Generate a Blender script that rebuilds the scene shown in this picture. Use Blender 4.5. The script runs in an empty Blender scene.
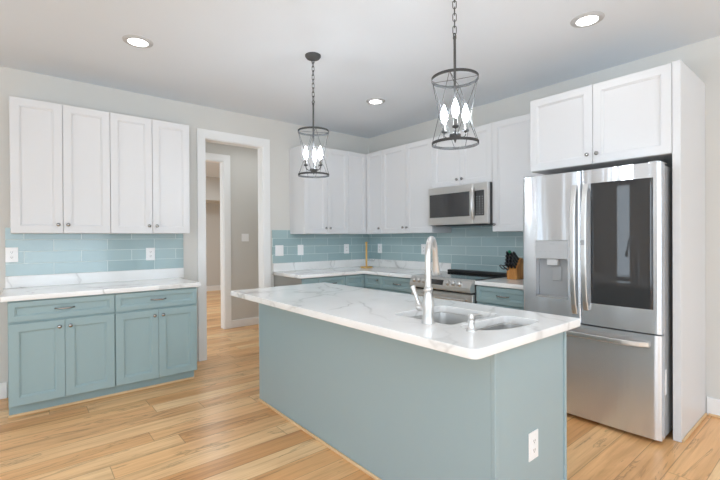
import bpy, bmesh, math, random
from mathutils import Vector, Matrix
random.seed(7)
C = bpy.context.scene.collection
PI = math.pi
I = 0.0254

# ------------------------------------------------------------------ camera
cam_d = bpy.data.cameras.new('camera')
cam = bpy.data.objects.new('camera', cam_d); C.objects.link(cam)
yaw, pitch, roll = 0.68855, -0.00488, -0.00594
fw = Vector((math.sin(yaw)*math.cos(pitch), math.cos(yaw)*math.cos(pitch), math.sin(pitch)))
rt = Vector((math.cos(yaw), -math.sin(yaw), 0)); up = rt.cross(fw)
r2 = rt*math.cos(roll) + up*math.sin(roll); u2 = -rt*math.sin(roll) + up*math.cos(roll)
R = Matrix((r2, u2, -fw)).transposed().to_4x4()
cam.matrix_world = Matrix.Translation((-3.89525, -4.52271, 1.31788)) @ R
cam_d.sensor_width = 36.0; cam_d.lens = 36.0*410.735/720.0; cam_d.clip_start = 0.05
bpy.context.scene.camera = cam

# ------------------------------------------------------------------ world, light, exposure
vs = bpy.context.scene.view_settings
vs.view_transform = 'Standard'; vs.look = 'None'; vs.gamma = 1.0; vs.use_curve_mapping = False
vs.exposure = 0.19
bpy.context.scene.cycles.diffuse_bounces = 8
world = bpy.data.worlds.new('sky'); bpy.context.scene.world = world
world.use_nodes = True
bg = world.node_tree.nodes['Background']
bg.inputs[0].default_value = (0.86, 0.93, 1.0, 1); bg.inputs[1].default_value = .8

def area(name, loc, rot, sx, sy, power, col=(1, 1, 1)):
    l = bpy.data.lights.new(name, 'AREA'); l.shape = 'RECTANGLE'; l.size = sx; l.size_y = sy
    l.energy = power; l.color = col
    o = bpy.data.objects.new(name, l); C.objects.link(o); o.location = loc; o.rotation_euler = rot
    return o
DAY = (0.73, 0.87, 1.0)
# daylight through the openings behind the camera; side wall lamps added for steel reflections
for (x, w, e) in ((-5.6, 1.7, 34), (-3.2, 2.2, 52), (-0.9, 1.2, 8)):
    area('daylight_rear', (x, -8.56, 1.35), (PI/2, 0, 0), w, 2.1, e, DAY)
area('added_streak_light', (-6.0, .03, 1.55), (PI/2, 0, PI), .8, 1.5, 9, DAY)  # added lamp, gives a bright vertical band in the fridge door
for (y, w, e) in ((-6.6, 1.6, 30), (-3.9, 1.6, 38), (-1.55, .5, 8)):
    area('added_side_light', (-7.16, y, 1.35), (PI/2, 0, -PI/2), w, 2.0, e, DAY)
# added bounce lamps, unseen behind the camera, to brighten the ceiling
for (x, y, e) in ((-5.6, -5.4, 40), (-3.6, -6.6, 45), (-1.6, -6.0, 12)):
    area('bounce_fill', (x, y, 1.75), (PI, 0, 0), 0.9, 0.9, e*1.0, (0.71, 0.86, 1.0))
area('hall_fill_top', (-1.2, 0.75, 2.735), (0, 0, 0), 0.6, 0.4, 4, (.9, 0.96, 1))  # added fill lamp under the hall ceiling, without a fixture
area('hall_fill_end', (-4.12, .74, 1.3), (PI/2, 0, -PI/2), .9, 2.2, 18, (.84, .93, 1))  # added fill lamp before the solid hall end wall, evens the hall
area('far_room_fill_side', (-4.12, 3.6, 1.4), (PI/2, 0, -PI/2), 2.5, 1.8, 38, (.82, .92, 1))  # added fill lamp before a solid side wall, brightens the far room
area('far_room_fill_top', (-0.8, 3.4, 2.735), (0, 0, 0), 0.8, 0.8, 30, (.86, 0.94, 1))  # added overhead fill for the far room, has no fixture

# ------------------------------------------------------------------ materials
def srgb(r, g, b):
    f = lambda c: (c/12.92 if c <= .04045 else ((c+.055)/1.055)**2.4)
    return (f(r/255), f(g/255), f(b/255), 1)
def mat(name, col, rough=.5, metal=0., spec=.5, coat=0., emit=None, es=0.):
    m = bpy.data.materials.new(name); m.use_nodes = True
    b = m.node_tree.nodes['Principled BSDF']
    b.inputs['Base Color'].default_value = col; b.inputs['Roughness'].default_value = rough
    b.inputs['Metallic'].default_value = metal; b.inputs['Specular IOR Level'].default_value = spec
    b.inputs['Coat Weight'].default_value = coat
    if emit:
        b.inputs['Emission Color'].default_value = emit; b.inputs['Emission Strength'].default_value = es
    return m
class NT:
    def __init__(s, m): s.t = m.node_tree; s.b = s.t.nodes['Principled BSDF']
    def n(s, typ, **kw):
        x = s.t.nodes.new('ShaderNode'+typ)
        for k, v in kw.items():
            if isinstance(k, str) and hasattr(x, k): setattr(x, k, v)
        return x
    def l(s, a, b): s.t.links.new(a, b)
    def math(s, op, a, b=None, c=None):
        x = s.n('Math', operation=op)
        for i, v in enumerate((a, b, c)):
            if v is None: continue
            if isinstance(v, (int, float)): x.inputs[i].default_value = v
            else: s.l(v, x.inputs[i])
        return x.outputs[0]
    def ramp(s, fac, stops):
        x = s.n('ValToRGB'); e = x.color_ramp.elements
        while len(e) > 1: e.remove(e[0])
        e[0].position, e[0].color = stops[0]
        for p, c in stops[1:]:
            k = e.new(p); k.color = c
        s.l(fac, x.inputs[0]); return x.outputs[0]
    def mix(s, fac, a, b, mode='MIX'):
        x = s.n('Mix', data_type='RGBA', blend_type=mode)
        for i, v in ((0, fac), (6, a), (7, b)):
            if isinstance(v, (int, float)): x.inputs[i].default_value = v
            elif isinstance(v, tuple): x.inputs[i].default_value = v
            else: s.l(v, x.inputs[i])
        return x.outputs[2]
    def pos(s):
        g = s.n('NewGeometry'); return g.outputs['Position']
    def noise(s, vec, scale, detail=3, rough=.5, dist=0.):
        x = s.n('TexNoise'); x.inputs['Scale'].default_value = scale; x.inputs['Detail'].default_value = detail
        x.inputs['Roughness'].default_value = rough; x.inputs['Distortion'].default_value = dist
        s.l(vec, x.inputs['Vector']); return x
    def scaled(s, vec, sx, sy, sz):
        x = s.n('VectorMath', operation='MULTIPLY'); s.l(vec, x.inputs[0]); x.inputs[1].default_value = (sx, sy, sz); return x.outputs[0]

M = {}
M['wall'] = mat('wall_paint', srgb(209, 207, 202), .75)
M['wall_hall'] = mat('hall_wall_paint', srgb(208, 206, 201), .75)
M['ceiling'] = mat('ceiling_paint', srgb(221, 227, 233), .85)
M['trim'] = mat('trim_paint', srgb(236, 236, 235), .4)
M['cab'] = mat('white_cabinet_paint', srgb(217, 217, 218), .38)
M['teal'] = mat('teal_cabinet_paint', srgb(149, 172, 175), .42)
M['teal_isl'] = mat('teal_island_paint', srgb(155, 175, 180), .36)
M['grey_end'] = mat('grey_end_panel', srgb(150, 150, 146), .5)
M['kick'] = mat('teal_kick_paint', srgb(138, 163, 165), .5)
M['plastic'] = mat('white_plastic', srgb(243, 243, 243), .3)
M['slot'] = mat('dark_slot', srgb(70, 70, 70), .6)
M['nickel'] = mat('brushed_nickel', srgb(216, 215, 213), .3, .9)
M['black_glass'] = mat('black_glass', (.012, .012, .013, 1), .04, spec=.8)
M['fridge_glass'] = mat('dark_mirror_glass', (.035, .035, .036, 1), .03, spec=.75)
M['mw_glass'] = mat('microwave_glass', (.045, .045, .047, 1), .08, spec=.7)
M['black'] = mat('black_plastic', (.015, .015, .016, 1), .4)
M['dark'] = mat('dark_grey_plastic', (.06, .06, .062, 1), .5)
M['grey'] = mat('grey_plastic', srgb(168, 169, 170), .42, .35)
M['iron'] = mat('pendant_dark_metal', srgb(80, 80, 80), .6, 0., .2)
M['candle'] = mat('candle_sleeve_metal', srgb(112, 110, 107), .5, .5)
M['knob'] = mat('satin_nickel_knob', srgb(165, 163, 160), .25, 1.)
M['wire'] = mat('cage_dark_wire', srgb(72, 72, 72), .7, 0., .1)
M['panel_grey'] = mat('dispenser_panel_grey', srgb(190, 191, 192), .35, .5)
M['nozzle'] = mat('dispenser_nozzle_grey', srgb(206, 207, 208), .3)
M['bulb'] = mat('lit_bulb', (1, 1, 1, 1), .3, emit=(.845, .925, 1, 1), es=175)
M['lens'] = mat('lit_lens', (1, 1, 1, 1), .4, emit=(1, .985, .96, 1), es=6)
M['baffle'] = mat('downlight_ring', srgb(188, 188, 188), .5)
M['green'] = mat('green_plastic', srgb(20, 130, 95), .4)
M['knife'] = mat('knife_handle_black', (.02, .02, .022, 1), .35)
M['blue_steel'] = mat('sink_steel', srgb(214, 214, 213), .3, .85)
M['paper'] = mat('white_label_paper', srgb(245, 245, 245), .6)
M['sidegrey'] = mat('fridge_side_grey', srgb(178, 179, 180), .45, .4)

def steel(name, col, rough, sc, amount, metal=1., an=.9):
    m = mat(name, col, rough, metal); t = NT(m); p = t.pos()
    n1 = t.noise(t.scaled(p, *sc), 1.0, 2)
    bp = t.n('Bump'); bp.inputs['Strength'].default_value = amount; bp.inputs['Distance'].default_value = .01
    t.l(n1.outputs[0], bp.inputs['Height']); t.l(bp.outputs[0], t.b.inputs['Normal'])
    tg = t.n('CombineXYZ'); tg.inputs[2].default_value = 1.0
    t.b.inputs['Anisotropic'].default_value = an; t.l(tg.outputs[0], t.b.inputs['Tangent'])
    return m
M['steel'] = steel('brushed_stainless', srgb(222, 225, 229), .25, (7, 7, .45), .8, .82)
M['steel_trim'] = steel('brushed_stainless_trim', srgb(216, 215, 213), .34, (3, 3, 3), .05, .85)

def make_floor():
    m = mat('hickory_planks', (.6, .4, .2, 1), .3); t = NT(m); p = t.pos()
    sp = t.n('SeparateXYZ'); t.l(p, sp.inputs[0])
    W, L = .160, 1.75
    ry = t.math('DIVIDE', sp.outputs[1], W); row = t.math('FLOOR', ry); fy = t.math('SUBTRACT', ry, row)
    wn = t.n('TexWhiteNoise', noise_dimensions='1D'); t.l(row, wn.inputs['W'])
    cx = t.math('ADD', t.math('DIVIDE', sp.outputs[0], L), t.math('MULTIPLY', wn.outputs[0], 7.3))
    col = t.math('FLOOR', cx); fx = t.math('SUBTRACT', cx, col)
    cmb = t.n('CombineXYZ'); t.l(row, cmb.inputs[0]); t.l(col, cmb.inputs[1])
    w2 = t.n('TexWhiteNoise', noise_dimensions='2D'); t.l(cmb.outputs[0], w2.inputs['Vector'])
    tone = t.ramp(w2.outputs[0], [(0, srgb(218, 160, 102)), (.22, srgb(232, 177, 119)), (.6, srgb(243, 194, 137)), (1, srgb(250, 213, 162))])
    off = t.n('VectorMath', operation='MULTIPLY_ADD'); t.l(w2.outputs['Color'], off.inputs[0]); off.inputs[1].default_value = (40, 40, 40); t.l(p, off.inputs[2])
    v = off.outputs[0]
    g = t.noise(t.scaled(v, 1.6, 42, 1), 1.0, 5, .62, .5)
    grain = t.ramp(g.outputs[0], [(.28, (.66, .58, .50, 1)), (.46, (.93, .90, .87, 1)), (.60, (1.0, 1.0, 1.0, 1)), (.75, (1.08, 1.10, 1.12, 1))])
    c = t.mix(.9, tone, grain, 'MULTIPLY')
    q = t.noise(t.scaled(v, .9, 6.5, 1), 1.0, 3, .5, 1.0)
    band = t.ramp(q.outputs[0], [(.34, (.80, .74, .68, 1)), (.5, (1, 1, 1, 1)), (.66, (1.07, 1.09, 1.11, 1))])
    c = t.mix(.8, c, band, 'MULTIPLY')
    k = t.noise(t.scaled(v, 1.1, 8, 1), 1.0, 4, .6, 1.8)
    streak = t.ramp(k.outputs[0], [(.585, (0, 0, 0, 1)), (.615, (1, 1, 1, 1)), (.64, (.12, .12, .12, 1)), (.70, (.05, .05, .05, 1)), (.76, (.7, .7, .7, 1))])
    sk = t.math('MULTIPLY', streak, .5)
    c = t.mix(sk, c, srgb(132, 84, 46))
    ex = t.math('MINIMUM', fy, t.math('SUBTRACT', 1, fy)); gx = t.math('MINIMUM', fx, t.math('SUBTRACT', 1, fx))
    gap = t.math('MAXIMUM', t.math('LESS_THAN', ex, .014), t.math('LESS_THAN', gx, .0014))
    c = t.mix(t.math('MULTIPLY', gap, .45), c, srgb(120, 78, 45))
    t.l(c, t.b.inputs['Base Color'])
    return m
M['floor'] = make_floor()

def make_quartz():
    m = mat('veined_quartz', (.85, .85, .85, 1), .13); t = NT(m); p = t.pos()
    n = t.noise(p, 1.6, 4, .55)
    wv = t.n('VectorMath', operation='MULTIPLY_ADD'); t.l(n.outputs['Color'], wv.inputs[0]); wv.inputs[1].default_value = (.75, .75, .75); t.l(p, wv.inputs[2])
    rot = t.n('VectorRotate', rotation_type='Z_AXIS'); t.l(wv.outputs[0], rot.inputs['Vector']); rot.inputs['Angle'].default_value = .6
    vo = t.n('TexVoronoi', feature='DISTANCE_TO_EDGE'); vo.inputs['Scale'].default_value = 1.0
    t.l(t.scaled(rot.outputs[0], 2.6, 1.15, 1.6), vo.inputs['Vector'])
    vein = t.ramp(vo.outputs['Distance'], [(0, (1, 1, 1, 1)), (.012, (.75, .75, .75, 1)), (.03, (.16, .16, .16, 1)), (.1, (0, 0, 0, 1))])
    mk = t.noise(p, 2.3, 2); mask = t.ramp(mk.outputs[0], [(.36, (0, 0, 0, 1)), (.60, (1, 1, 1, 1))])
    f = t.math('MULTIPLY', t.math('MULTIPLY', vein, mask), .5)
    cl = t.noise(p, 3.0, 3); cloud = t.ramp(cl.outputs[0], [(.3, srgb(236, 235, 233)), (.7, srgb(246, 246, 245))])
    t.l(t.mix(f, cloud, srgb(158, 154, 150)), t.b.inputs['Base Color'])
    return m
M['quartz'] = make_quartz()

def make_tile(name, axis, phase):
    m = mat(name, (.4, .5, .5, 1), .12, spec=.6); t = NT(m); p = t.pos()
    sp = t.n('SeparateXYZ'); t.l(p, sp.inputs[0])
    u = t.math('SUBTRACT', sp.outputs[axis], phase); v = t.math('SUBTRACT', sp.outputs[2], 1.016-.1016*4)
    cb = t.n('CombineXYZ'); t.l(u, cb.inputs[0]); t.l(v, cb.inputs[1])
    br = t.n('TexBrick', offset=.5, offset_frequency=2)
    br.inputs['Scale'].default_value = 1; br.inputs['Brick Width'].default_value = .4064; br.inputs['Row Height'].default_value = .1016
    br.inputs['Mortar Size'].default_value = .0024; br.inputs['Mortar Smooth'].default_value = .1; br.inputs['Bias'].default_value = 0
    br.inputs['Color1'].default_value = srgb(153, 177, 180); br.inputs['Color2'].default_value = srgb(168, 190, 192)
    br.inputs['Mortar'].default_value = srgb(208, 219, 217)
    t.l(cb.outputs[0], br.inputs['Vector'])
    n = t.noise(p, 5, 2); c = t.mix(t.math('MULTIPLY', n.outputs[0], .25), br.outputs[0], srgb(176, 197, 201))
    c2 = t.mix(br.outputs['Fac'], c, srgb(208, 219, 217)); t.l(c2, t.b.inputs['Base Color'])
    bp = t.n('Bump', invert=True); bp.inputs['Strength'].default_value = .35; bp.inputs['Distance'].default_value = .002
    t.l(br.outputs['Fac'], bp.inputs['Height']); t.l(bp.outputs[0], t.b.inputs['Normal'])
    t.l(t.math('MULTIPLY_ADD', br.outputs['Fac'], .5, .12), t.b.inputs['Roughness'])
    return m
M['tileL'] = make_tile('teal_glass_tile_a', 0, -3.476)
M['tileR'] = make_tile('teal_glass_tile_b', 0, -.945)
M['tileB'] = make_tile('teal_glass_tile_c', 1, -.47)

def make_wood(name, a, b, sc):
    m = mat(name, a, .4); t = NT(m); tc = t.n('TexCoord')
    n = t.noise(t.scaled(tc.outputs['Object'], *sc), 1.0, 4, .6, .8)
    t.l(t.ramp(n.outputs[0], [(.3, a), (.7, b)]), t.b.inputs['Base Color']); return m
M['shoe'] = make_wood('light_wood_shoe', srgb(214, 178, 132), srgb(232, 202, 160), (3, 3, 60))
M['block'] = make_wood('knife_block_wood', srgb(176, 112, 52), srgb(214, 154, 84), (40, 40, 5))
M['bamboo'] = make_wood('bamboo', srgb(206, 158, 82), srgb(228, 188, 116), (50, 50, 4))

# ------------------------------------------------------------------ mesh helpers
ORG = {}
class MB:
    def __init__(s): s.bm = bmesh.new()
    def box(s, x0, x1, y0, y1, z0, z1):
        v = [s.bm.verts.new(p) for p in ((x0,y0,z0),(x1,y0,z0),(x1,y1,z0),(x0,y1,z0),(x0,y0,z1),(x1,y0,z1),(x1,y1,z1),(x0,y1,z1))]
        for f in ((0,3,2,1),(4,5,6,7),(0,1,5,4),(1,2,6,5),(2,3,7,6),(3,0,4,7)): s.bm.faces.new([v[i] for i in f])
        return s
    def rings(s, rings, cap0=True, cap1=True, closed=True):
        R_ = [[s.bm.verts.new(p) for p in r] for r in rings]
        for a, b in zip(R_, R_[1:]):
            n = len(a)
            for i in range(n if closed else n-1):
                s.bm.faces.new((a[i], a[(i+1) % n], b[(i+1) % n], b[i]))
        if cap0: s.bm.faces.new(R_[0][::-1])
        if cap1: s.bm.faces.new(R_[-1])
        return s
    def lathe(s, c, prof, n=24, axis=Vector((0,0,1)), cap=True):
        ax = Vector(axis).normalized(); e1 = ax.orthogonal().normalized(); e2 = ax.cross(e1); c = Vector(c)
        return s.rings([[c + ax*h + (e1*math.cos(2*PI*k/n) + e2*math.sin(2*PI*k/n))*max(r, 1e-5) for k in range(n)] for r, h in prof], cap, cap)
    def tube(s, pts, r, n=10, cap=True):
        pts = [Vector(p) for p in pts]; rings = []; prev = None
        for i, p in enumerate(pts):
            d = (pts[min(i+1, len(pts)-1)] - pts[max(i-1, 0)]).normalized()
            e1 = d.orthogonal().normalized() if prev is None else (prev - d*prev.dot(d)).normalized()
            prev = e1; e2 = d.cross(e1); rr = r[i] if isinstance(r, (list, tuple)) else r
            rings.append([p + (e1*math.cos(2*PI*k/n) + e2*math.sin(2*PI*k/n))*rr for k in range(n)])
        return s.rings(rings, cap, cap)
    def torus(s, c, R0, section, n=40):
        # section: closed list of (dr, dz)
        c = Vector(c); k = len(section)
        V = [[s.bm.verts.new(c + Vector(((R0+dr)*math.cos(2*PI*i/n), (R0+dr)*math.sin(2*PI*i/n), dz))) for dr, dz in section] for i in range(n)]
        for i in range(n):
            for j in range(k):
                s.bm.faces.new((V[i][j], V[(i+1) % n][j], V[(i+1) % n][(j+1) % k], V[i][(j+1) % k]))
        return s
    def link(s, c, ax, side, Ln, W, r, n=16, m=6):
        # oval chain link, long axis ax, wide axis side
        c = Vector(c); ax = Vector(ax); side = Vector(side); pts = []
        for i in range(n):
            a = 2*PI*i/n; y = math.sin(a); x = math.cos(a)
            pts.append(c + side*x*W + ax*(y*W + (Ln-W if y > 0 else -(Ln-W) if y < 0 else 0)))
        nn = ax.cross(side); V = []
        for i in range(n):
            d = (pts[(i+1) % n] - pts[i-1]).normalized(); e = d.cross(nn)
            V.append([s.bm.verts.new(pts[i] + (e*math.cos(2*PI*j/m) + nn*math.sin(2*PI*j/m))*r) for j in range(m)])
        for i in range(n):
            for j in range(m): s.bm.faces.new((V[i][j], V[(i+1) % n][j], V[(i+1) % n][(j+1) % m], V[i][(j+1) % m]))
        return s
    def build(s, name, m, parent=None, bevel=0., smooth=False, seg=2):
        bmesh.ops.recalc_face_normals(s.bm, faces=s.bm.faces)
        org = Vector((0,0,0))
        if parent is not None: org = ORG[parent.name]
        bmesh.ops.translate(s.bm, verts=s.bm.verts, vec=-org)
        if smooth:
            for f in s.bm.faces: f.smooth = True
        me = bpy.data.meshes.new(name); s.bm.to_mesh(me); s.bm.free()
        me.materials.append(M[m])
        o = bpy.data.objects.new(name, me); C.objects.link(o)
        if parent is not None: o.parent = parent
        ORG[o.name] = org
        if smooth:
            md = o.modifiers.new('edge', 'EDGE_SPLIT'); md.split_angle = math.radians(50)
        if bevel:
            md = o.modifiers.new('bevel', 'BEVEL'); md.width = bevel; md.segments = seg; md.limit_method = 'ANGLE'; md.angle_limit = math.radians(50)
        return o
def tag(o, label, cat, group=None):
    o['label'] = label; o['category'] = cat
    if group: o['group'] = group
    return o
def thing(name, loc, label, cat, group=None):
    o = bpy.data.objects.new(name, None); C.objects.link(o); o.location = loc; o.empty_display_size = .1
    ORG[o.name] = Vector(loc); return tag(o, label, cat, group)
def struct(name, mb, m, bevel=0., parent=None, smooth=False):
    o = mb.build(name, m, parent, bevel, smooth)
    if parent is None: o['kind'] = 'structure'
    return o
def copy_tree(o, parent=None):
    c = o.copy(); C.objects.link(c); ORG[c.name] = ORG.get(o.name, Vector((0,0,0)))
    if parent is not None: c.parent = parent
    for ch in [x for x in o.children]: copy_tree(ch, c)
    return c
def copy_thing(o, loc, label, rotz=None):
    c = copy_tree(o); c.location = loc; c['label'] = label
    if rotz is not None: c.rotation_euler.z = rotz
    return c

# surfaces that face the room: 'A' faces -y (a runs along x), 'B' faces -x (a runs along y), 'D' faces +x
def FP(face, plane):
    if face == 'A': return lambda a, b, d: (a, plane-d, b)
    if face == 'B': return lambda a, b, d: (plane-d, a, b)
    if face == 'D': return lambda a, b, d: (plane+d, a, b)
def fbox(mb, F, a0, a1, b0, b1, d0, d1):
    (x0,y0,z0), (x1,y1,z1) = F(a0,b0,d0), F(a1,b1,d1)
    mb.box(min(x0,x1),max(x0,x1),min(y0,y1),max(y0,y1),min(z0,z1),max(z0,z1)); return mb
def shaker(F, a0, a1, b0, b1, t=.02, fr=.057):
    mb = MB(); rs = []
    for ins, d in ((.0015,0),(0,.002),(0,t-.002),(.002,t),(fr,t),(fr+.001,t-.005),(fr+.009,t-.007),(fr+.0105,t-.0135)):
        rs.append([F(a0+ins,b0+ins,d),F(a1-ins,b0+ins,d),F(a1-ins,b1-ins,d),F(a0+ins,b1-ins,d)])
    return mb.rings(rs)
def plate(F, outer, hole, t, depth):
    """slab with a rectangular recess: outer/hole = (a0,a1,b0,b1)"""
    mb = MB(); q = lambda r, d: [F(r[0],r[2],d),F(r[1],r[2],d),F(r[1],r[3],d),F(r[0],r[3],d)]
    o = outer; e = .004; oo = (o[0]+e, o[1]-e, o[2]+e, o[3]-e)
    return mb.rings([q(o,0), q(o,t-e), q(oo,t), q(hole,t), q(hole,t-depth)])
def bowed(F, a0, a1, b0, b1, t, bow, hole=None, depth=0., n=22):
    """door leaf whose front is gently bowed across its width, with an optional recess"""
    c, h = (a0+a1)/2, abs(a1-a0)/2
    D = lambda a: t - bow*((a-c)/h)**2 - .006*max(0, (abs(a-c)/h-.94)/.06)**2
    A = sorted(set([a0+(a1-a0)*i/n for i in range(n+1)] + [c+(h*s_)*w_ for s_ in (-1, 1) for w_ in (.955, .98)] + ([hole[0], hole[1]] if hole else [])))
    B = sorted(set([b0, b1] + ([hole[2], hole[3]] if hole else [])))
    mb = MB(); V = {}
    def v(i, j, d=None):
        k_ = (i, j, d)
        if k_ not in V: V[k_] = mb.bm.verts.new(F(A[i], B[j], D(A[i]) if d is None else d))
        return V[k_]
    for i in range(len(A)-1):
        for j in range(len(B)-1):
            inh = hole and hole[0]-1e-6 <= A[i] and A[i+1] <= hole[1]+1e-6 and hole[2]-1e-6 <= B[j] and B[j+1] <= hole[3]+1e-6
            if inh:
                mb.bm.faces.new((v(i,j,t-depth), v(i+1,j,t-depth), v(i+1,j+1,t-depth), v(i,j+1,t-depth)))
                mb.bm.faces.new((v(i,j), v(i+1,j), v(i+1,j,t-depth), v(i,j,t-depth))); mb.bm.faces.new((v(i,j+1), v(i+1,j+1), v(i+1,j+1,t-depth), v(i,j+1,t-depth)))
                if abs(A[i]-hole[0]) < 1e-6: mb.bm.faces.new((v(i,j), v(i,j+1), v(i,j+1,t-depth), v(i,j,t-depth)))
                if abs(A[i+1]-hole[1]) < 1e-6: mb.bm.faces.new((v(i+1,j), v(i+1,j+1), v(i+1,j+1,t-depth), v(i+1,j,t-depth)))
            else: mb.bm.faces.new((v(i,j), v(i+1,j), v(i+1,j+1), v(i,j+1)))
        m_ = len(B)-1
        mb.bm.faces.new((v(i,0), v(i+1,0), v(i+1,0,0.), v(i,0,0.))); mb.bm.faces.new((v(i,m_), v(i+1,m_), v(i+1,m_,0.), v(i,m_,0.)))
        for j in range(m_): mb.bm.faces.new((v(i,j,0.), v(i+1,j,0.), v(i+1,j+1,0.), v(i,j+1,0.)))
    for i in (0, len(A)-1):
        for j in range(len(B)-1): mb.bm.faces.new((v(i,j), v(i,j+1), v(i,j+1,0.), v(i,j,0.)))
    return mb
def knob(F, a, b, d, parent):
    c = Vector(F(a,b,d)); n = (Vector(F(a,b,d+1)) - c)
    MB().lathe(c, [(.006,0),(.0055,.012),(.011,.016),(.0145,.020),(.0145,.024),(.010,.028),(.003,.0295)], 16, n).build('knob', 'knob', parent, smooth=True)
def pull(F, a, b, d, parent, L=.118):
    mb = MB(); pts = []
    for i in range(13):
        t = i/12; pts.append(F(a-L/2+L*t, b, d+.028*min(1, math.sin(PI*t)*1.7)))
    mb.tube(pts, [.0075 if i in (0, 12) else .0048 + .0022*math.sin(PI*i/12) for i in range(13)], 8)
    mb.build('pull_handle', 'knob', parent, smooth=True)

# ------------------------------------------------------------------ room shell
H = 2.76
XL, YR = -7.2, -8.6
struct('floor', MB().box(XL-.1, 2.4, YR-.1, 6.1, -.08, 0), 'floor')
struct('ceiling', MB().box(XL-.1, 2.4, YR-.1, 6.1, H, H+.1), 'ceiling')
DX0, DX1, DZ = -2.362, -1.66, 2.42        # cased opening in the back wall
struct('wall_back', MB().box(XL-.1, -6.42, 0, .12, 0, H).box(-5.58, DX0, 0, .12, 0, H).box(-6.42, -5.58, 0, .12, 0, .78).box(-6.42, -5.58, 0, .12, 2.32, H).box(DX1, 0, 0, .12, 0, H).box(DX0, DX1, 0, .12, DZ, H), 'wall')
struct('wall_right', MB().box(0, .12, YR-.1, 1.36, 0, H), 'wall')
wl = MB(); ys = [YR, -7.4, -5.8, -4.7, -3.1, -1.8, -1.3, 0]
for i in range(0, 7, 2): wl.box(XL-.1, XL, ys[i], ys[i+1], 0, H)
for i in range(1, 7, 2): wl.box(XL-.1, XL, ys[i], ys[i+1], 0, .35).box(XL-.1, XL, ys[i], ys[i+1], 2.35, H)
struct('wall_left', wl, 'wall')
wr = MB(); xs = [XL-.1, -6.45, -4.75, -4.3, -2.1, -1.5, -.3, 0.12]
for i in range(0, 7, 2): wr.box(xs[i], xs[i+1], YR-.1, YR, 0, H)
for i in range(1, 7, 2): wr.box(xs[i], xs[i+1], YR-.1, YR, 0, .3).box(xs[i], xs[i+1], YR-.1, YR, 2.4, H)
struct('wall_rear', wr, 'wall')
k = 0
def window(axis, p, a0, a1, z0, z1):
    global k; k += 1
    mb = MB(); s = .05
    def bx(c0, c1, w0, w1):
        if axis == 'y': mb.box(c0, c1, p-.07, p-.02, w0, w1)
        else: mb.box(p-.07, p-.02, c0, c1, w0, w1)
    bx(a0, a0+s, z0, z1); bx(a1-s, a1, z0, z1); bx(a0+s, a1-s, z0, z0+s); bx(a0+s, a1-s, z1-s, z1)
    bx(a0+s, a1-s, (z0+z1)/2-.02, (z0+z1)/2+.02)
    struct('window_%d' % k, mb, 'trim')
for i in (1, 3, 5):
    if i == 1: window('y', .12, -6.42, -5.58, .78, 2.32)  # unseen window, added to be mirrored in the fridge door
    window('x', XL, ys[i], ys[i+1], .35, 2.35); window('y', YR, xs[i], xs[i+1], .3, 2.4)  # side wall windows are added to streak the fridge steel

# cased opening in the back wall: jambs, head and casing on the kitchen side
mb = MB(); cw = .085
mb.box(DX0, DX0+.016, -.004, .124, 0, DZ).box(DX1-.016, DX1, -.004, .124, 0, DZ).box(DX0+.016, DX1-.016, -.004, .124, DZ-.016, DZ)
struct('door_1', mb, 'trim', .002)
mb = MB(); mb.box(DX0-cw+.008, DX0+.008, -.018, -.0001, 0, DZ+.0).box(DX1-.008, DX1+cw-.008, -.018, -.0001, 0, DZ)
mb.box(DX0-cw+.008, DX1+cw-.008, -.0185, -.0001, DZ-.008, DZ+.088)
struct('trim_1', mb, 'trim', .004)
mb = MB(); mb.box(DX0-cw+.008, DX0+.008, .1201, .138, 0, DZ).box(DX1-.008, DX1+cw-.008, .1201, .138, 0, DZ).box(DX0-cw+.008, DX1+cw-.008, .1201, .138, DZ-.008, DZ+.088)
struct('trim_2', mb, 'trim', .004)
# the hall and the room beyond
HY = 1.36; HX = -1.615; HZ = 2.45
struct('wall_hall', MB().box(HX, 2.4, HY, HY+.12, 0, H).box(-4.2, -2.6, HY, HY+.12, 0, H).box(-2.6, HX, HY, HY+.12, HZ, H), 'wall_hall')
struct('wall_hall_end', MB().box(-4.3, -4.2, .12, HY, 0, H), 'wall_hall')
mb = MB().box(HX-.016, HX, HY-.004, HY+.124, 0, HZ).box(-2.6, -2.584, HY-.004, HY+.124, 0, HZ).box(-2.584, HX-.016, HY-.004, HY+.124, HZ-.016, HZ)
struct('door_2', mb, 'trim', .002)
mb = MB().box(HX-.006, HX+.09, HY-.018, HY-.0001, 0, HZ).box(-2.69, -2.594, HY-.018, HY-.0001, 0, HZ).box(-2.69, HX+.09, HY-.0185, HY-.0001, HZ-.006, HZ+.09)
struct('trim_3', mb, 'trim', .004)
struct('wall_far', MB().box(-4.3, 2.4, 5.9, 6.0, 0, H), 'wall_hall')
struct('wall_far_side', MB().box(2.3, 2.4, HY+.12, 5.9, 0, H).box(-4.3, -4.2, HY+.12, 5.9, 0, H), 'wall_hall')
struct('trim_4', MB().box(-4.2, 2.3, 5.06, 5.9, 2.22, H), 'wall_hall')
def baseb(name, boxes, h=.135):
    mb = MB()
    for (x0,x1,y0,y1) in boxes: mb.box(x0,x1,y0,y1,0,h)
    struct(name, mb, 'trim', .006)
baseb('baseboard_hall', [(HX+.09, 0, HY-.014, HY-.0001)], .115)
baseb('baseboard_far', [(-4.2, 2.3, 5.886, 5.8999)], .13)
baseb('baseboard_back', [(-7.19, -4.0, -.014, -.0001)])
baseb('baseboard_right', [(-.014, -.0001, -8.59, -3.808)])
def shoe(name, x0, x1, y0, y1):
    struct(name, MB().box(x0, x1, y0, y1, 0.0005, .02), 'shoe', .004)
shoe('trim_5', -.026, -.0142, -8.59, -3.822)

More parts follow.
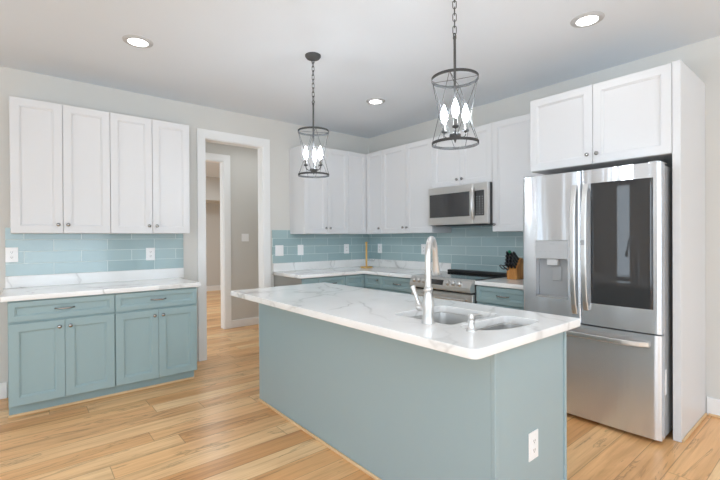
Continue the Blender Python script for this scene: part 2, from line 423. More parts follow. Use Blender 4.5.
# ------------------------------------------------------------------ wall cabinets (white)
ZU0, ZU1 = 1.3716, 2.435
DEP = .33
def upper(face, a_list, label, z0=ZU0, z1=ZU1, dep=DEP, knobs='meet', back=.0006, group=None, fr=.057):
    """a_list: door edges along the wall"""
    a0, a1 = a_list[0], a_list[-1]; lo, hi = min(a0,a1), max(a0,a1)
    F = FP(face, -dep); F0 = FP(face, 0)
    t = thing('wall_cabinet', F0((a0+a1)/2, z0, 0), label, 'cabinet', group)
    b = MB(); fbox(b, F0, lo, hi, z0, z1, back, dep); b.build('body', 'cab', t, .0015)
    n = len(a_list)-1
    for i in range(n):
        p, q = sorted((a_list[i], a_list[i+1])); g = .0016
        d = shaker(F, p+g, q-g, z0+.002, z1-.002, fr=fr).build('door', 'cab', t)
        if knobs == 'meet':
            inner = a_list[1]; kk = inner + (.033 if (a_list[i]+a_list[i+1])/2 > inner else -.033)
        else: kk = knobs
        if knobs is not None: knob(F, kk, z0+.07, .02, d)
    return t
upper('A', [-3.964, -3.631, -3.293], 'white two-door wall cabinet above the counter, the one farther from the doorway')
upper('A', [-3.2925, -2.955, -2.622], 'white two-door wall cabinet hanging next to the doorway, above the teal base cabinet')
upper('A', [-1.310, -.978, -.646], 'white two-door wall cabinet over the corner counter, between doorway and inside corner')
# corner wall cabinet with two doors at a right angle
t = thing('corner_wall_cabinet', (-.33, -.33, ZU0), 'white L-shaped wall cabinet filling the inside corner above the bamboo paper towel holder', 'cabinet')
mb = MB(); poly = [(-.6455,-.0006),(-.0006,-.0006),(-.0006,-.6545),(-.33,-.6545),(-.33,-.33),(-.6455,-.33)]
mb.rings([[(x,y,ZU0) for x,y in poly], [(x,y,ZU1) for x,y in poly]]); mb.build('body', 'cab', t, .0015)
shaker(FP('A', -.33), -.644, -.352, ZU0+.002, ZU1-.002, fr=.05).build('door', 'cab', t)
d = shaker(FP('B', -.33), -.653, -.352, ZU0+.002, ZU1-.002, fr=.05).build('door', 'cab', t)
knob(FP('B', -.33), -.61, ZU0+.07, .02, d)
upper('B', [-.655, -1.072, -1.4885], 'white two-door wall cabinet between the corner cabinet and the microwave')
upper('B', [-1.489, -1.869, -2.2475], 'short white two-door wall cabinet mounted directly over the microwave', z0=1.858)
upper('B', [-2.248, -2.798], 'white single-door wall cabinet between the microwave and the refrigerator', knobs=-2.28)
upper('B', [-2.802, -3.281, -3.757], 'deep white two-door cabinet bridging over the stainless refrigerator', z0=1.852, dep=.64)

# tall white side panel of the refrigerator niche
mb = MB().box(-.66, -.0006, -3.803, -3.7585, .0005, ZU1+.004)
o = mb.build('refrigerator_side_panel', 'cab', None, .002); tag(o, 'tall white end panel standing from floor to cabinet top beside the refrigerator', 'panel')
shoe('trim_6', -.655, -.026, -3.8155, -3.8035)

# ------------------------------------------------------------------ base cabinets (teal)
def base(face, a_list, label, drawer=True, doors=2, pull_on=True, group=None, kick=True, knobside=None, z1=.873, dep=.61):
    a0, a1 = min(a_list), max(a_list); F = FP(face, -dep); F0 = FP(face, 0)
    t = thing('base_cabinet', F0((a0+a1)/2, 0, 0), label, 'cabinet', group)
    b = MB(); fbox(b, F0, a0, a1, .1, z1, .0006, dep); fbox(b, F0, a0, a1, .0005, .1, .0006, dep-.085); b.build('body', 'kick' if 0 else 'teal', t, .001)
    zt = z1-.008; g = .003; top = zt
    if drawer:
        d = shaker(F, a0+g, a1-g, .722, zt, fr=.036).build('drawer', 'teal', t); top = .706
        if pull_on: pull(F, (a0+a1)/2, .795, .02, d)
    n = doors; w = (a1-a0-2*g)/n
    for i in range(n):
        d = shaker(F, a0+g+w*i+.001, a0+g+w*(i+1)-.001, .108, top).build('door', 'teal', t)
        kk = (a0+a1)/2 + (-.034 if i == 0 else .034) if n == 2 else (a0+.035 if knobside == 'lo' else a1-.035)
        knob(F, kk, top-.05, .02, d)
    return t
base('A', [-3.980, -3.3085], 'teal two-door base cabinet with a drawer, at the counter end away from the doorway')
base('A', [-3.308, -2.648], 'teal two-door base cabinet with a drawer, standing against the doorway casing')
shoe('trim_7', -3.985, -2.648, -.537, -.5256)
t = base('A', [-1.2995, -.922], 'teal base cabinet with pull drawer on the back wall, near the inside corner', doors=1)
# narrow end unit with a grey side panel
t = thing('narrow_base_cabinet', (-1.42, 0, 0), 'narrow plain teal end cabinet with a grey side, nearest the doorway under the corner counter', 'cabinet')
MB().box(-1.522, -1.300, -.61, -.0006, .1, .873).box(-1.522, -1.300, -.525, -.0006, .0005, .1).build('body', 'teal', t, .001)
MB().box(-1.536, -1.5225, -.628, -.0006, .0005, .873).build('end_panel', 'grey_end', t, .001)['label'] = 'grey end panel'
MB().box(-1.520, -1.303, -.628, -.6104, .108, .866).build('front_panel', 'teal', t, .002)
# corner base unit
t = thing('corner_base_cabinet', (-.62, -.62, 0), 'teal L-shaped base cabinet in the inside corner with a small knob', 'cabinet')
for z0, z1, ins in ((.1, .873, 0), (.0005, .1, .085)):
    e = -.61+ins
    poly = [(-.9215,-.0006),(-.0006,-.0006),(-.0006,-.9375),(e,-.9375),(e,e),(-.9215,e)]
    mb = MB().rings([[(x,y,z0) for x,y in poly], [(x,y,z1) for x,y in poly]])
    mb.build('body' if not ins else 'toe_kick', 'teal', t, .001)
FA, FB_ = FP('A', -.61), FP('B', -.61)
shaker(FA, -.9185, -.634, .722, .865, fr=.036).build('drawer_front', 'teal', t)
d = shaker(FB_, -.9345, -.634, .722, .865, fr=.036).build('drawer_front', 'teal', t); knob(FB_, -.885, .815, .02, d)
shaker(FA, -.9185, -.634, .108, .706).build('door', 'teal', t); shaker(FB_, -.9345, -.634, .108, .706).build('door', 'teal', t)
base('B', [-.938, -1.481], 'teal base cabinet with pull drawer between the inside corner and the range', doors=2)
base('B', [-2.251, -2.803], 'teal base cabinet with pull drawer under the knife block', doors=2)

# ------------------------------------------------------------------ countertops
def slab(name, outline, holes, z0, z1, m, parent, bev=.0035):
    cu = bpy.data.curves.new(name, 'CURVE'); cu.dimensions = '2D'; cu.fill_mode = 'BOTH'
    cu.extrude = (z1-z0)/2 - bev; cu.bevel_depth = bev; cu.bevel_resolution = 2; cu.offset = -bev
    for pl in [outline]+holes:
        sp = cu.splines.new('POLY'); sp.points.add(len(pl)-1); sp.use_cyclic_u = True
        for i, (x, y) in enumerate(pl): sp.points[i].co = (x, y, 0, 1)
    tmp = bpy.data.objects.new('tmp', cu); C.objects.link(tmp)
    dg = bpy.context.evaluated_depsgraph_get(); me = bpy.data.meshes.new_from_object(tmp.evaluated_get(dg))
    bpy.data.objects.remove(tmp)
    org = ORG[parent.name] if parent else Vector((0,0,0))
    me.transform(Matrix.Translation(Vector((0, 0, (z0+z1)/2)) - org)); me.name = name
    me.materials.clear(); me.materials.append(M[m])
    o = bpy.data.objects.new(name, me); C.objects.link(o); o.parent = parent; ORG[o.name] = org
    return o
def rrect(x0, x1, y0, y1, r, n=6):
    if isinstance(r, (int, float)): r = [(r, r)]*4
    out = []
    for (cx, cy, sx, sy, a0), (rx, ry) in zip(((x1,y1,-1,-1,0),(x0,y1,1,-1,PI/2),(x0,y0,1,1,PI),(x1,y0,-1,1,1.5*PI)), r):
        for i in range(n+1):
            a = a0 + PI/2*i/n; out.append((cx+sx*rx + math.cos(a)*rx, cy+sy*ry + math.sin(a)*ry))
    return out
ZC0, ZC1 = .8762, .9142
t = thing('countertop', (-3.3, -.3, ZC0), 'white veined quartz countertop on the two teal cabinets beside the doorway', 'countertop')
slab('slab', rrect(-4.018, -2.622, -.65, -.0006, .006, 3), [], ZC0, ZC1, 'quartz', t)
MB().box(-4.005, -2.587, -.02, -.0006, ZC1+.0003, 1.0155).build('upstand', 'quartz', t, .0015)
t = thing('countertop', (-.6, -.6, ZC0), 'white veined quartz countertop running through the inside corner up to the range', 'countertop')
slab('slab', [(-1.552,-.0006),(-1.552,-.65),(-.65,-.65),(-.65,-1.4815),(-.0006,-1.4815),(-.0006,-.0006)], [], ZC0, ZC1, 'quartz', t)
MB().box(-1.548, -.0206, -.02, -.0006, ZC1+.0003, 1.0155).box(-.02, -.0006, -1.4815, -.0006, ZC1+.0003, 1.0155).build('upstand', 'quartz', t, .0015)
o = slab('countertop', rrect(-.65, -.0006, -2.806, -2.251, .004, 2), [], ZC0, ZC1, 'quartz', None)
tag(o, 'short white quartz countertop carrying the knife block beside the range', 'countertop')

# tile backsplashes
o = MB().box(-4.003, -2.587, -.010, -.0006, 1.0160, 1.4224).build('tile_backsplash', 'tileL', None)
# keep the cabinets clear: the tile's top course runs behind them
tag(o, 'pale teal glass tile backsplash beside the doorway, above the two-cabinet counter', 'backsplash')
o = MB().box(-1.556, -.0106, -.010, -.0006, 1.0160, 1.4224).build('tile_backsplash', 'tileR', None)
tag(o, 'pale teal glass tile backsplash on the back wall, between doorway and inside corner', 'backsplash')
o = MB().box(-.010, -.0006, -1.4815, -.0006, 1.0160, 1.4224).box(-.010, -.0006, -2.81, -1.4822, .9146, 1.4224).box(-.010, -.0006, -2.2505, -1.4815, 1.4224, 1.4450).build('tile_backsplash', 'tileB', None)
tag(o, 'pale teal glass tile backsplash on the range wall, running behind the range and knife block', 'backsplash')

# ------------------------------------------------------------------ island
IX0, IX1, IY0, IY1 = -2.41, -1.766, -3.580, -1.417
t = thing('kitchen_island', ((IX0+IX1)/2, (IY0+IY1)/2, 0), 'long teal kitchen island with a white veined quartz top in the middle of the floor', 'island')
MB().box(IX0, IX0+.018, IY0+.02, IY1, .0005, ZC0-.0006).box(IX0+.018, IX1-.02, IY1-.018, IY1, .0005, ZC0-.0006) \
    .box(IX1-.04, IX1-.02, IY0+.02, IY1-.018, .1, ZC0-.0006).box(IX1-.11, IX1-.10, IY0+.02, IY1-.018, .0005, .1).box(IX0+.018, IX1-.04, IY0+.02, IY1-.018, .1, .115).build('body', 'teal_isl', t, .001)
MB().box(IX0+.03, IX1-.022, IY0+.008, IY0+.0195, .0005, ZC0-.0006).build('end_panel', 'teal_isl', t)
MB().box(IX0-.001, IX0+.0295, IY0, IY0+.0198, .0005, ZC0-.0006).build('corner_post', 'teal_isl', t, .0025)
MB().box(IX1-.0215, IX1, IY0, IY0+.0198, .0005, ZC0-.0006).build('corner_post', 'teal_isl', t, .0025)
FD = FP('D', IX1-.02); n = 4; w = (IY1-IY0-.024)/n
for i in range(n):
    a = IY0+.022+w*i
    d = shaker(FD, a+.002, a+w-.002, .108, .706).build('door', 'teal_isl', t); knob(FD, a+(w-.04 if i % 2 == 0 else .04), .65, .02, d)
    shaker(FD, a+.002, a+w-.002, .722, .865, fr=.036).build('drawer_front', 'teal_isl', t)
hole1 = rrect(-2.374, -1.965, -3.325, -2.945, .035)
hole2 = rrect(-2.370, -1.968, -3.556, -3.362, [(.04,.04),(.04,.04),(.27,.12),(.06,.05)], 10)
isl_top = slab('countertop', rrect(-2.648, -1.762, -3.652, -1.412, [(.012,.012),(.012,.012),(.035,.035),(.02,.02)]), [hole1, hole2], ZC0, ZC1, 'quartz', t)
struct('trim_8', MB().box(IX0-.0125, IX0-.0006, IY0+.02, IY1, .0005, .02), 'shoe', .004)

# sink
t = thing('kitchen_sink', (-2.2, -3.26, .70), 'stainless double-bowl undermount sink set into the island top', 'sink')
def bowl(outline, depth, nm):
    cx = sum(p[0] for p in outline)/len(outline); cy = sum(p[1] for p in outline)/len(outline)
    def sc(f, z, add=0.): 
        return [(cx+(x-cx)*f, cy+(y-cy)*f, z) for x, y in outline]
    zt = ZC0-.001; rg = [sc(1.05, zt), sc(1.004, zt), sc(1.0, zt-.004), sc(.985, zt-.10), sc(.95, zt-depth+.02), sc(.88, zt-depth), sc(.2, zt-depth-.004)]
    o = MB().rings(rg, False, True).build(nm, 'blue_steel', t, smooth=True)
    md = o.modifiers.new('thick', 'SOLIDIFY'); md.thickness = .0012; md.offset = -1 
    MB().lathe((cx, cy, zt-depth-.0035), [(.042,0),(.042,.004),(.034,.0045),(.028,.0015),(.004,.0015)], 24).build('drain', 'nickel', o, smooth=True)
bowl(hole1, .20, 'bowl'); bowl(hole2, .16, 'bowl')

# faucet
fx, fy, z0 = -2.412, -3.226, ZC1+.0003
t = thing('kitchen_faucet', (fx, fy, z0), 'tall brushed nickel gooseneck faucet with a side lever on the island', 'faucet')
MB().lathe((fx,fy,z0), [(.031,0),(.031,.006),(.027,.012),(.0265,.03),(.028,.06),(.0275,.09),(.024,.115),(.0175,.140),(.0165,.148),(.0205,.153),(.0215,.160),(.0205,.166),(.0165,.170),(.0155,.18)], 28).build('body', 'nickel', t, smooth=True)
dv = Vector((.876, .483, 0)).normalized(); pts = [Vector((fx,fy,z0+.17)), Vector((fx,fy,z0+.25)), Vector((fx,fy,z0+.31))]
Rr = .082; cz = z0+.315
for i in range(1, 15):
    a = PI*i/14*.94; pts.append(Vector((fx,fy,cz)) + dv*(Rr-Rr*math.cos(a)) + Vector((0,0,Rr*math.sin(a))))
dd = (pts[-1]-pts[-2]).normalized(); e = pts[-1]
pts.append(e+dd*.03)
MB().tube(pts, [.0152]*3+[.0148]*14+[.0145], 18).build('gooseneck', 'nickel', t, smooth=True)
e = pts[-1]
MB().lathe(e, [(.0155,-.002),(.0165,.004),(.0155,.012),(.017,.03),(.021,.07),(.0215,.088),(.019,.095),(.012,.095)], 20, dd).build('spray_head', 'nickel', t, smooth=True)
hb = Vector((fx, fy, z0+.068))
o = MB().lathe(hb, [(.017,.02),(.017,.045),(.019,.048),(.019,.058),(.016,.064),(.004,.066)], 16, (-.05,.999,0)).build('lever_hub', 'nickel', t, smooth=True)
MB().tube([hb+Vector((-.002,.052,.008)), hb+Vector((-.006,.066,.04)), hb+Vector((-.008,.082,.075)), hb+Vector((-.008,.092,.098))], [.0105,.009,.0105,.013], 12).build('lever', 'nickel', o, smooth=True)
# soap dispenser
sx, sy = -2.400, -3.458
t = thing('soap_dispenser', (sx, sy, z0), 'short brushed nickel soap pump beside the faucet on the island', 'soap dispenser')
MB().lathe((sx,sy,z0), [(.023,0),(.023,.005),(.019,.009),(.015,.016),(.0145,.034),(.0155,.040),(.0145,.045),(.0125,.048)], 20).build('body', 'nickel', t, smooth=True)
o = MB().lathe((sx,sy,z0+.0485), [(.011,0),(.0125,.004),(.0125,.018),(.010,.023),(.003,.025)], 18).build('pump_head', 'nickel', t, smooth=True)
dq = Vector((.85,-.1,0))
MB().tube([Vector((sx,sy,z0+.064)), Vector((sx,sy,z0+.066))+dq*.05, Vector((sx,sy,z0+.060))+dq*.078], [.0065,.005,.004], 10).build('spout', 'nickel', o, smooth=True)

# ------------------------------------------------------------------ refrigerator
FXF, FY0, FY1 = -.82, -2.820, -3.737
t = thing('refrigerator', (-.42, (FY0+FY1)/2, 0), 'stainless French-door refrigerator with a dark glass panel and water dispenser', 'refrigerator')
MB().box(-.735, -.06, FY1+.004, FY0-.004, .03, 1.772).build('body', 'sidegrey', t, .004)
MB().box(-.70, -.10, FY1+.02, FY0-.02, .004, .0299).build('base_grille', 'black', t)
F = FP('B', -.742); T = .078; SP = -3.262; ZG = .700
# dispenser door
d = bowed(F, SP+.003, FY0, ZG, 1.786, T+.004, .011, (-3.170, -2.930, .858, 1.292), .062).build('door', 'steel', t, smooth=True)
d['label'] = 'stainless door with a water dispenser recess'
mb = MB(); fbox(mb, F, -3.168, -2.932, .86, 1.29, T-.0578, T-.054); mb.build('dispenser_lining', 'grey', d)
mb = MB(); fbox(mb, F, -3.169, -2.931, 1.152, 1.291, T-.052, T+.003); mb.build('dispenser_control', 'panel_grey', d, .003)
mb = MB(); fbox(mb, F, -3.09, -3.01, 1.105, 1.1515, T-.048, T-.012); mb.build('dispenser_nozzle', 'nozzle', d, .004)
mb = MB(); fbox(mb, F, -3.105, -3.035, .985, 1.10, T-.0535, T-.045); mb.build('dispenser_paddle', 'grey', d, .003)
mb = MB(); fbox(mb, F, -3.165, -2.935, .8585, .872, T-.0535, T+.002); mb.build('dispenser_tray', 'grey', d, .002)
for q in range(5):
    mb = MB(); fbox(mb, F, -3.13+q*.04, -3.118+q*.04, 1.205, 1.2085, T+.003, T+.0034); mb.build('display_mark', 'sidegrey', d)
mb = MB(); fbox(mb, F, -3.075, -3.04, 1.262, 1.268, T+.003, T+.0034); mb.build('display_mark', 'sidegrey', d)
def vhandle(y, z0_, z1_, par):
    mb = MB(); pts = []
    N = 15; prof = [(-.016,-.006),(.016,-.006),(.018,.002),(.013,.008),(-.013,.008),(-.018,.002)]
    rs = []
    for i in range(N):
        q = i/(N-1); z = z0_+(z1_-z0_)*q; out = .012 + .042*min(1, (math.sin(PI*q)*1.15)**.6)
        rs.append([(FXF-out-dz+.002, y+dy, z) for dy, dz in prof])
    mb.rings(rs)
    for zz in (z0_, z1_-.03): mb.box(FXF-.016, FXF+.0, y-.012, y+.012, zz, zz+.03)
    return mb.build('handle', 'nickel', par, .0015)
vhandle(SP+.038, .765, 1.69, d)
# glass panel door
d = bowed(F, FY1, SP-.003, ZG, 1.786, T+.004, .008, (-3.697, -3.328, .852, 1.690), .016).build('door', 'steel', t, smooth=True)
d['label'] = 'stainless door with a large dark glass panel'
bowed(F, -3.6965, -3.3285, .8525, 1.6895, T+.0015, .0045).build('glass_panel', 'fridge_glass', d, smooth=True)
h = vhandle(SP-.038, .80, 1.69, d)
MB().box(FXF-.072, FXF-.0635, SP-.049, SP-.027, 1.26, 1.295).build('release_button', 'grey', h, .001)
# freezer drawer
d = bowed(F, FY1, FY0, .030, ZG-.010, T+.004, .011).build('freezer_drawer', 'steel', t, smooth=True)
mb = MB(); rs = []
for i in range(17):
    q = i/16; y = FY0-.10+(FY1-FY0+.16)*q; out = .012+.045*min(1, (math.sin(PI*q)*1.6)**.5)
    rs.append([(FXF-out-dz, y, .628+dy) for dy, dz in ((-.015,-.006),(.015,-.006),(.017,.002),(.011,.008),(-.011,.008),(-.017,.002))])
mb.rings(rs); mb.box(FXF-.016, FXF, FY0-.13, FY0-.10, .616, .640).box(FXF-.016, FXF, FY1+.06, FY1+.09, .616, .640)
mb.build('handle', 'nickel', d, .0015)
MB().lathe((-.70, FY1+.06, .0005), [(.02,0),(.02,.02),(.012,.021),(.012,.03)], 12).build('foot', 'dark', t)
MB().lathe((-.70, FY0-.06, .0005), [(.02,0),(.02,.02),(.012,.021),(.012,.03)], 12).build('foot', 'dark', t)
MB().box(-.735, -.695, FY1-.0012+.004, FY1+.0042, .30, .46).build('label_sticker', 'paper', t)['label'] = 'white sticker on the side'
for (y0, y1) in ((FY1+.02, FY1+.08), (FY0-.08, FY0-.02)):
    MB().box(-.77, -.60, y0, y1, 1.7866, 1.80).build('hinge_cover', 'grey', t, .003)

# ------------------------------------------------------------------ microwave
MY0, MY1, MZ0, MZ1 = -1.4905, -2.2465, 1.4475, 1.8560
t = thing('microwave', (-.2, (MY0+MY1)/2, MZ0), 'stainless over-the-range microwave hanging under the short white cabinet', 'microwave')
MB().box(-.385, -.0110, MY1, MY0, MZ0, MZ1).build('body', 'dark', t, .002)
F = FP('B', -.3855)
mb = MB(); fbox(mb, F, MY1+.0005, MY0-.0005, MZ0, MZ0+.0, 0, .03) if 0 else None
d = plate(F, (-2.075, MY0, MZ0+.004, MZ1), (-2.035, -1.512, MZ0+.085, MZ1-.075), .036, .006).build('door', 'steel_trim', t, .002)
mb = MB(); fbox(mb, F, -2.0345, -1.5125, MZ0+.0855, MZ1-.0755, .0302, .0345); mb.build('window', 'mw_glass', d)
rs = []
for i in range(13):
    q = i/12; z = MZ0+.05+(MZ1-MZ0-.09)*q; out = .036+.006+.036*(math.sin(PI*q))**.7
    rs.append([(-.3855-out-dz, -2.082+dy, z) for dy, dz in ((-.012,-.005),(.012,-.005),(.014,.002),(.009,.007),(-.009,.007),(-.014,.002))])
MB().rings(rs).build('handle', 'nickel', d, .001)
mb = plate(F, (MY1, -2.077, MZ0+.004, MZ1), (-2.205, -2.092, MZ0+.085, MZ1-.075), .036, .004); p_ = mb.build('control_panel', 'steel_trim', t, .002)
mb = MB(); fbox(mb, F, -2.2045, -2.0925, MZ0+.0855, MZ1-.0755, .0322, .0345); kp = mb.build('keypad', 'black_glass', p_)
for r_ in range(8):
    for c_ in range(3):
        mb = MB(); fbox(mb, F, -2.193+c_*.034, -2.180+c_*.034, MZ0+.10+r_*.024, MZ0+.107+r_*.024, .0345, .0349); mb.build('key', 'grey', p_)
mb = MB(); mb.box(-.36, -.06, MY1+.06, MY0-.06, MZ0-.006, MZ0-.0005); mb.build('vent_grille', 'black', t)

# ------------------------------------------------------------------ range
RY0, RY1 = -1.4835, -2.2490
t = thing('range', (-.35, (RY0+RY1)/2, 0), 'stainless slide-in electric range with black glass cooktop between the base cabinets', 'range')
MB().box(-.64, -.05, RY1, RY0, .02, .895).build('body', 'dark', t, .002)
MB().box(-.63, -.012, RY1, RY0, .8955, .921).build('cooktop', 'black_glass', t, .003)
MB().box(-.10, -.0115, RY1+.012, RY0-.012, .9212, .950).build('rear_vent', 'black', t, .006)
ang = [(-.7,.800),(-.715,.812),(-.715,.845),(-.690,.905),(-.675,.921),(-.6305,.921),(-.6305,.8956),(-.6405,.8956),(-.6405,.800)]
cp = MB().rings([[(x, RY0-.001, z) for x, z in ang], [(x, RY1+.001, z) for x, z in ang]]).build('control_panel', 'steel_trim', t, .003)
nrm = Vector((-.06, 0, .025)).normalized(); cpt = Vector((-.7025, 0, .875))
for y in (-1.545, -1.612, -1.679, -1.985, -2.055, -2.125):
    c = Vector((cpt.x, y, cpt.z))
    MB().lathe(c, [(.027,-.004),(.027,.004),(.0235,.007),(.022,.026),(.019,.030),(.004,.031)], 20, nrm).build('control_knob', 'nickel', cp, smooth=True)
e1 = Vector((.025,0,.06)).normalized()
cc = Vector((cpt.x, 0, cpt.z)); mb = MB()
q = lambda y, s_, d_: cc + Vector((0,y,0)) + e1*s_ + nrm*d_
mb.rings([[q(-1.76,-.026,0),q(-1.925,-.026,0),q(-1.925,.026,0),q(-1.76,.026,0)], [q(-1.76,-.026,.0015),q(-1.925,-.026,.0015),q(-1.925,.026,.0015),q(-1.76,.026,.0015)]])
mb.build('display', 'black_glass', cp)
F = FP('B', -.6405)
d = plate(F, (RY1+.004, RY0-.004, .23, .780), (-2.16, -1.575, .33, .64), .036, .004).build('oven_door', 'steel_trim', t, .003)
mb = MB(); fbox(mb, F, -2.1595, -1.5755, .3305, .6395, .0322, .0345); mb.build('oven_window', 'black_glass', d)
mb = MB(); mb.tube([(-.735, RY0-.05, .730), (-.735, RY1+.05, .730)], .012, 12)
for y in (RY0-.08, RY1+.08): mb.tube([(-.6767, y, .730), (-.735, y, .730)], .009, 8)
mb.build('oven_handle', 'nickel', d, smooth=True)
mb = MB(); fbox(mb, F, RY1+.004, RY0-.004, .05, .222, 0, .034); mb.build('storage_drawer', 'steel_trim', t, .003)
for x in (-.58, -.12):
    for y in (RY0-.05, RY1+.05): MB().lathe((x,y,.0005), [(.018,0),(.018,.0194)], 12).build('foot', 'dark', t)

# ------------------------------------------------------------------ outlets and switches
def device(face, plane, a, b, kind, label, wide=.074, tall=.120, group=None):
    F = FP(face, plane); nm = 'wall_outlet' if kind == 'duplex' else 'light_switch' if kind in ('rocker', 'toggle2', 'rocker2') else 'wall_outlet'
    t = thing(nm, F(a, b, 0), label, 'outlet' if nm == 'wall_outlet' else 'switch', group)
    mb = MB(); fbox(mb, F, a-wide/2, a+wide/2, b-tall/2, b+tall/2, .0006, .0062); mb.build('cover_plate', 'plastic', t, .0025)
    if kind == 'duplex':
        for s in (-1, 1):
            c = b+s*.021; mb = MB(); fbox(mb, F, a-.017, a+.017, c-.0145, c+.0145, .0063, .0085); r_ = mb.build('receptacle', 'plastic', t, .002)
            mb = MB(); fbox(mb, F, a-.0075, a-.0045, c-.003, c+.0065, .0086, .0089); fbox(mb, F, a+.0045, a+.0075, c-.003, c+.0065, .0086, .0089)
            fbox(mb, F, a-.0025, a+.0025, c-.010, c-.006, .0086, .0089); mb.build('slots', 'slot', r_)['label'] = 'dark slots'
    elif kind == 'rocker':
        mb = MB(); fbox(mb, F, a-.017, a+.017, b-.034, b+.034, .0063, .0095); mb.build('rocker', 'plastic', t, .0025)
    elif kind == 'rocker2':
        for s in (-.023, .023):
            mb = MB(); fbox(mb, F, a+s-.0165, a+s+.0165, b-.034, b+.034, .0063, .0095); mb.build('rocker', 'plastic', t, .0025)
    elif kind == 'toggle2':
        for s in (-.023, .023):
            mb = MB(); fbox(mb, F, a+s-.005, a+s+.005, b-.011, b+.011, .0063, .015); mb.build('toggle', 'plastic', t, .002)
    return t
tz = 1.170; PA = -.0100
device('A', PA, -3.962, tz+.024, 'duplex', 'white duplex outlet at the outer end of the tile beside the doorway cabinets', wide=.084, tall=.125)
device('A', PA, -2.902, tz, 'duplex', 'white duplex outlet on tile under the wall cabinet that is next to the doorway', wide=.084, tall=.125)
device('A', PA, -1.463, tz, 'rocker2', 'white wide double switch on tile right beside the doorway casing', wide=.112, tall=.130)
device('A', PA, -1.163, tz, 'rocker', 'white single switch on tile, second plate from the doorway casing', wide=.086, tall=.130)
device('A', PA, -.428, tz, 'duplex', 'white outlet on back-wall tile just before the inside corner, by the towel holder', wide=.086, tall=.130)
device('B', PA, -.243, tz, 'duplex', 'white outlet on range-wall tile just past the inside corner', wide=.086, tall=.130)
device('B', PA, -1.062, tz+.002, 'duplex', 'white outlet on range-wall tile partly behind the faucet neck', wide=.086, tall=.130)
device('A', IY0+.008, -2.095, .365, 'duplex', 'white duplex outlet low on the teal end panel of the island', wide=.084, tall=.128)
device('A', HY, -1.298, 1.335, 'toggle2', 'white double toggle switch on the hall wall beyond the doorway', wide=.114, tall=.116)

# ------------------------------------------------------------------ small things on the counters
t = thing('paper_towel_holder', (-.297, -.285, ZC1), 'bamboo paper towel holder with no roll in the counter corner', 'towel holder')
MB().lathe((-.297,-.285,ZC1+.0003), [(.078,0),(.082,.004),(.082,.014),(.078,.019),(.02,.020)], 36).build('base', 'bamboo', t, smooth=True)
MB().lathe((-.297,-.285,ZC1+.0203), [(.0135,0),(.0135,.30),(.012,.305)], 18).build('dowel', 'bamboo', t, smooth=True)
MB().lathe((-.297,-.285,ZC1+.3255), [(.010,0),(.0165,.006),(.0165,.018),(.010,.025),(.002,.027)], 18).build('finial', 'bamboo', t, smooth=True)

bx, by = -.21, -2.415
t = thing('knife_block', (bx, by, ZC1), 'slanted wooden knife block full of black-handled knives beside the refrigerator', 'knife block')
side = [(-.075,0),(.075,0),(.085,.03),(.045,.195),(-.005,.205),(-.085,.095)]
MB().rings([[(bx+x, by-.052, ZC1+.0004+z) for x, z in side], [(bx+x, by+.052, ZC1+.0004+z) for x, z in side]]).build('block', 'block', t, .004)
MB().box(-.35,-.22,-2.56,-2.48, ZC1+.0003, ZC1+.0012).build('tmp', 'paper', None) if 0 else None
kd = Vector((-.80, 0, .60)).normalized(); p0 = Vector((bx-.005, 0, ZC1+.205)); p1 = Vector((bx-.085, 0, ZC1+.095)); edge = (p1-p0)
for r_ in range(4):
    for c_ in range(3):
        b0 = p0 + edge*(.13+.23*r_) + Vector((0, by-.034+c_*.034, 0)); L = .115-.012*r_ + random.uniform(-.006,.006)
        green = (r_ == 0 and c_ == 1)
        perp = Vector((.6,0,.8)); rs = []
        for s_, w in ((-.002,.0095),(.01,.0115),(.05,.0105),(.09,.0135),(1.0,.011)):
            d_ = s_*L if s_ == 1.0 else s_*L/.115
            ctr = b0+kd*d_
            rs.append([ctr + perp*w*1.3*math.cos(q_) + Vector((0,1,0))*w*.8*math.sin(q_) for q_ in [2*PI*j/8 for j in range(8)]])
        h = MB().rings(rs).build('knife_handle', 'knife', t, smooth=True)
        if green:
            MB().lathe(b0+kd*(L+.0005), [(.011,0),(.012,.006),(.012,.02),(.009,.025)], 12, kd).build('green_cap', 'green', h, smooth=True)['label'] = 'green cap'
# kitchen scissors hanging at the front of the block
mb = MB(); cs = Vector((bx-.115, by+.040, ZC1+.105))
for s in (-1, 1):
    mb.link(cs+Vector((-.025,0,.012+.0))+Vector((0, s*.021,0)), kd, Vector((0,1,0)), .034, .018, .0045)
mb.tube([cs+Vector((.035,0,-.018)), cs+Vector((.0,0,.0))], .008, 8)
mb.build('scissor_handles', 'knife', t, smooth=True)

# ------------------------------------------------------------------ recessed ceiling lights
def downlight(loc, label):
    t = thing('recessed_ceiling_light', loc, label, 'ceiling light', 'recessed ceiling lights')
    x, y, z = loc
    MB().torus((x,y,z), .082, [(-.014,-.0006),(-.016,-.010),(0,-.011),(.016,-.0045),(.018,-.0006)], 40).build('trim_ring', 'baffle', t, smooth=True)
    MB().lathe((x,y,z-.0005), [(.067,0),(.067,-.005),(.05,-.0062),(.002,-.0065)], 36).build('lens', 'lens', t, smooth=True)
    l = bpy.data.lights.new('downlight_beam', 'AREA'); l.shape = 'DISK'; l.size = .12; l.energy = .4; l.color = (.95, .98, 1)
    o = bpy.data.objects.new('downlight_beam', l); C.objects.link(o); o.location = (0, 0, -.009); o.parent = t
    return t
dl = downlight((-3.232, -1.185, H), 'lit round recessed ceiling light out in front of the doorway cabinets')
copy_thing(dl, (-.985, -3.375, H), 'lit round recessed ceiling light in front of the refrigerator cabinet')
copy_thing(dl, (-1.005, -1.283, H), 'lit round recessed ceiling light near the inside corner of the wall cabinets')

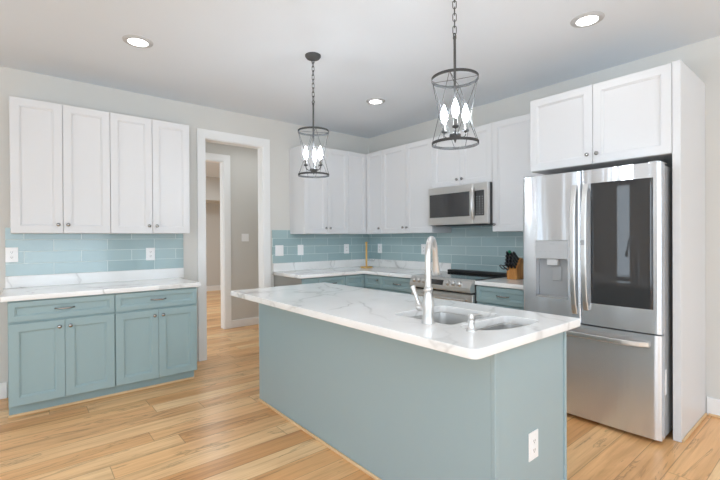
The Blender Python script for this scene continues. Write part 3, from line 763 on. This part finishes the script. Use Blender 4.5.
# ------------------------------------------------------------------ pendants
def pendant(x, y, label):
    t = thing('pendant_light', (x, y, 1.81), label, 'pendant light', 'cage pendant lights over the island')
    zb, zt, Rg = 1.817, 2.160, .121
    MB().lathe((x,y,H-.0006), [(.062,0),(.062,-.010),(.050,-.026),(.020,-.034),(.008,-.040)], 32).build('ceiling_canopy', 'iron', t, smooth=True)
    mb = MB(); z = H-.045; i = 0
    mb.link((x,y,z-.004), (0,0,1), (1,0,0), .016, .010, .0025)
    z -= .028
    while z > 2.405:
        mb.link((x,y,z), (0,0,1), (.707,.707,0) if i % 2 else (.707,-.707,0), .021, .0095, .0024); z -= .0335; i += 1
    mb.build('chain', 'iron', t, smooth=True)
    mb = MB(); mb.torus((0,0,0), .010, [(.003*math.cos(a), .003*math.sin(a)) for a in [2*PI*j/6 for j in range(6)]], 14)
    bmesh.ops.rotate(mb.bm, verts=mb.bm.verts, cent=(0,0,0), matrix=Matrix.Rotation(PI/2, 3, 'X')); bmesh.ops.translate(mb.bm, verts=mb.bm.verts, vec=(x,y,2.392))
    mb.tube([(x,y,2.384),(x,y,1.845)], .0068, 10); mb.lathe((x,y,2.385),[(.004,.004),(.009,0),(.009,-.012),(.006,-.016)],12)
    mb.build('stem', 'iron', t, smooth=True)
    sec = [(-.0018,-.0072),(.0018,-.0072),(.0018,.0072),(-.0018,.0072)]
    MB().torus((x,y,zt), Rg, sec, 56).build('ring', 'wire', t); MB().torus((x,y,zb), Rg, sec, 56).build('ring', 'wire', t)
    mb = MB(); a0 = math.radians(25)
    for q in range(4):
        a = a0+PI/2*q
        for s in (-1, 1):
            b = a+s*math.radians(76)
            mb.tube([(x+Rg*math.cos(a), y+Rg*math.sin(a), zt), (x+Rg*math.cos(b), y+Rg*math.sin(b), zb)], .0016, 6)
        mb.tube([(x,y,zt-.004),(x+Rg*math.cos(a), y+Rg*math.sin(a), zt-.002)], .0016, 6)
    mb.build('wire_cage', 'wire', t, smooth=True)
    MB().lathe((x,y,1.851), [(.002,-.030),(.007,-.016),(.006,-.008),(.026,-.004),(.030,.002),(.030,.014),(.022,.019),(.008,.021)], 24).build('hub', 'iron', t, smooth=True)
    Rv, Fv = Vector((.772,-.635,0)), Vector((.635,.772,0))
    for (l_, f_) in ((-.013,-.064),(.062,.021),(-.049,.043)):
        v = Rv*l_+Fv*f_; c = Vector((x,y,0)); n_ = v.normalized()
        pts = [c+n_*.026+Vector((0,0,1.852))]
        for j in range(7):
            a = PI/2*j/6; pts.append(c + n_*(.040+.025*math.sin(a)) + Vector((0,0,1.852+.027-.027*math.cos(a))))
        pts.append(c+v+Vector((0,0,1.886)))
        arm = MB().tube(pts, .0036, 8).build('arm', 'iron', t, smooth=True)
        p = c+v+Vector((0,0,1.882))
        MB().lathe(p, [(.006,0),(.016,.004),(.018,.012),(.013,.013)], 18).build('cup', 'iron', arm, smooth=True)
        MB().lathe(p+Vector((0,0,.0132)), [(.0095,0),(.0095,.040),(.008,.041)], 14).build('candle_sleeve', 'candle', arm, smooth=True)
        MB().lathe(p+Vector((0,0,.0545)), [(.0078,0),(.0105,.008),(.0172,.026),(.0182,.037),(.0152,.058),(.009,.078),(.0035,.094),(.0008,.099)], 16).build('bulb', 'bulb', arm, smooth=True)
    return t
p1 = pendant(-2.113, -3.158, 'dark cage pendant with three lit candle bulbs hanging over the sink and faucet')
copy_thing(p1, (-2.113, -1.787, 1.81), 'dark cage pendant with three lit candle bulbs over the island end near the doorway', math.radians(-50))
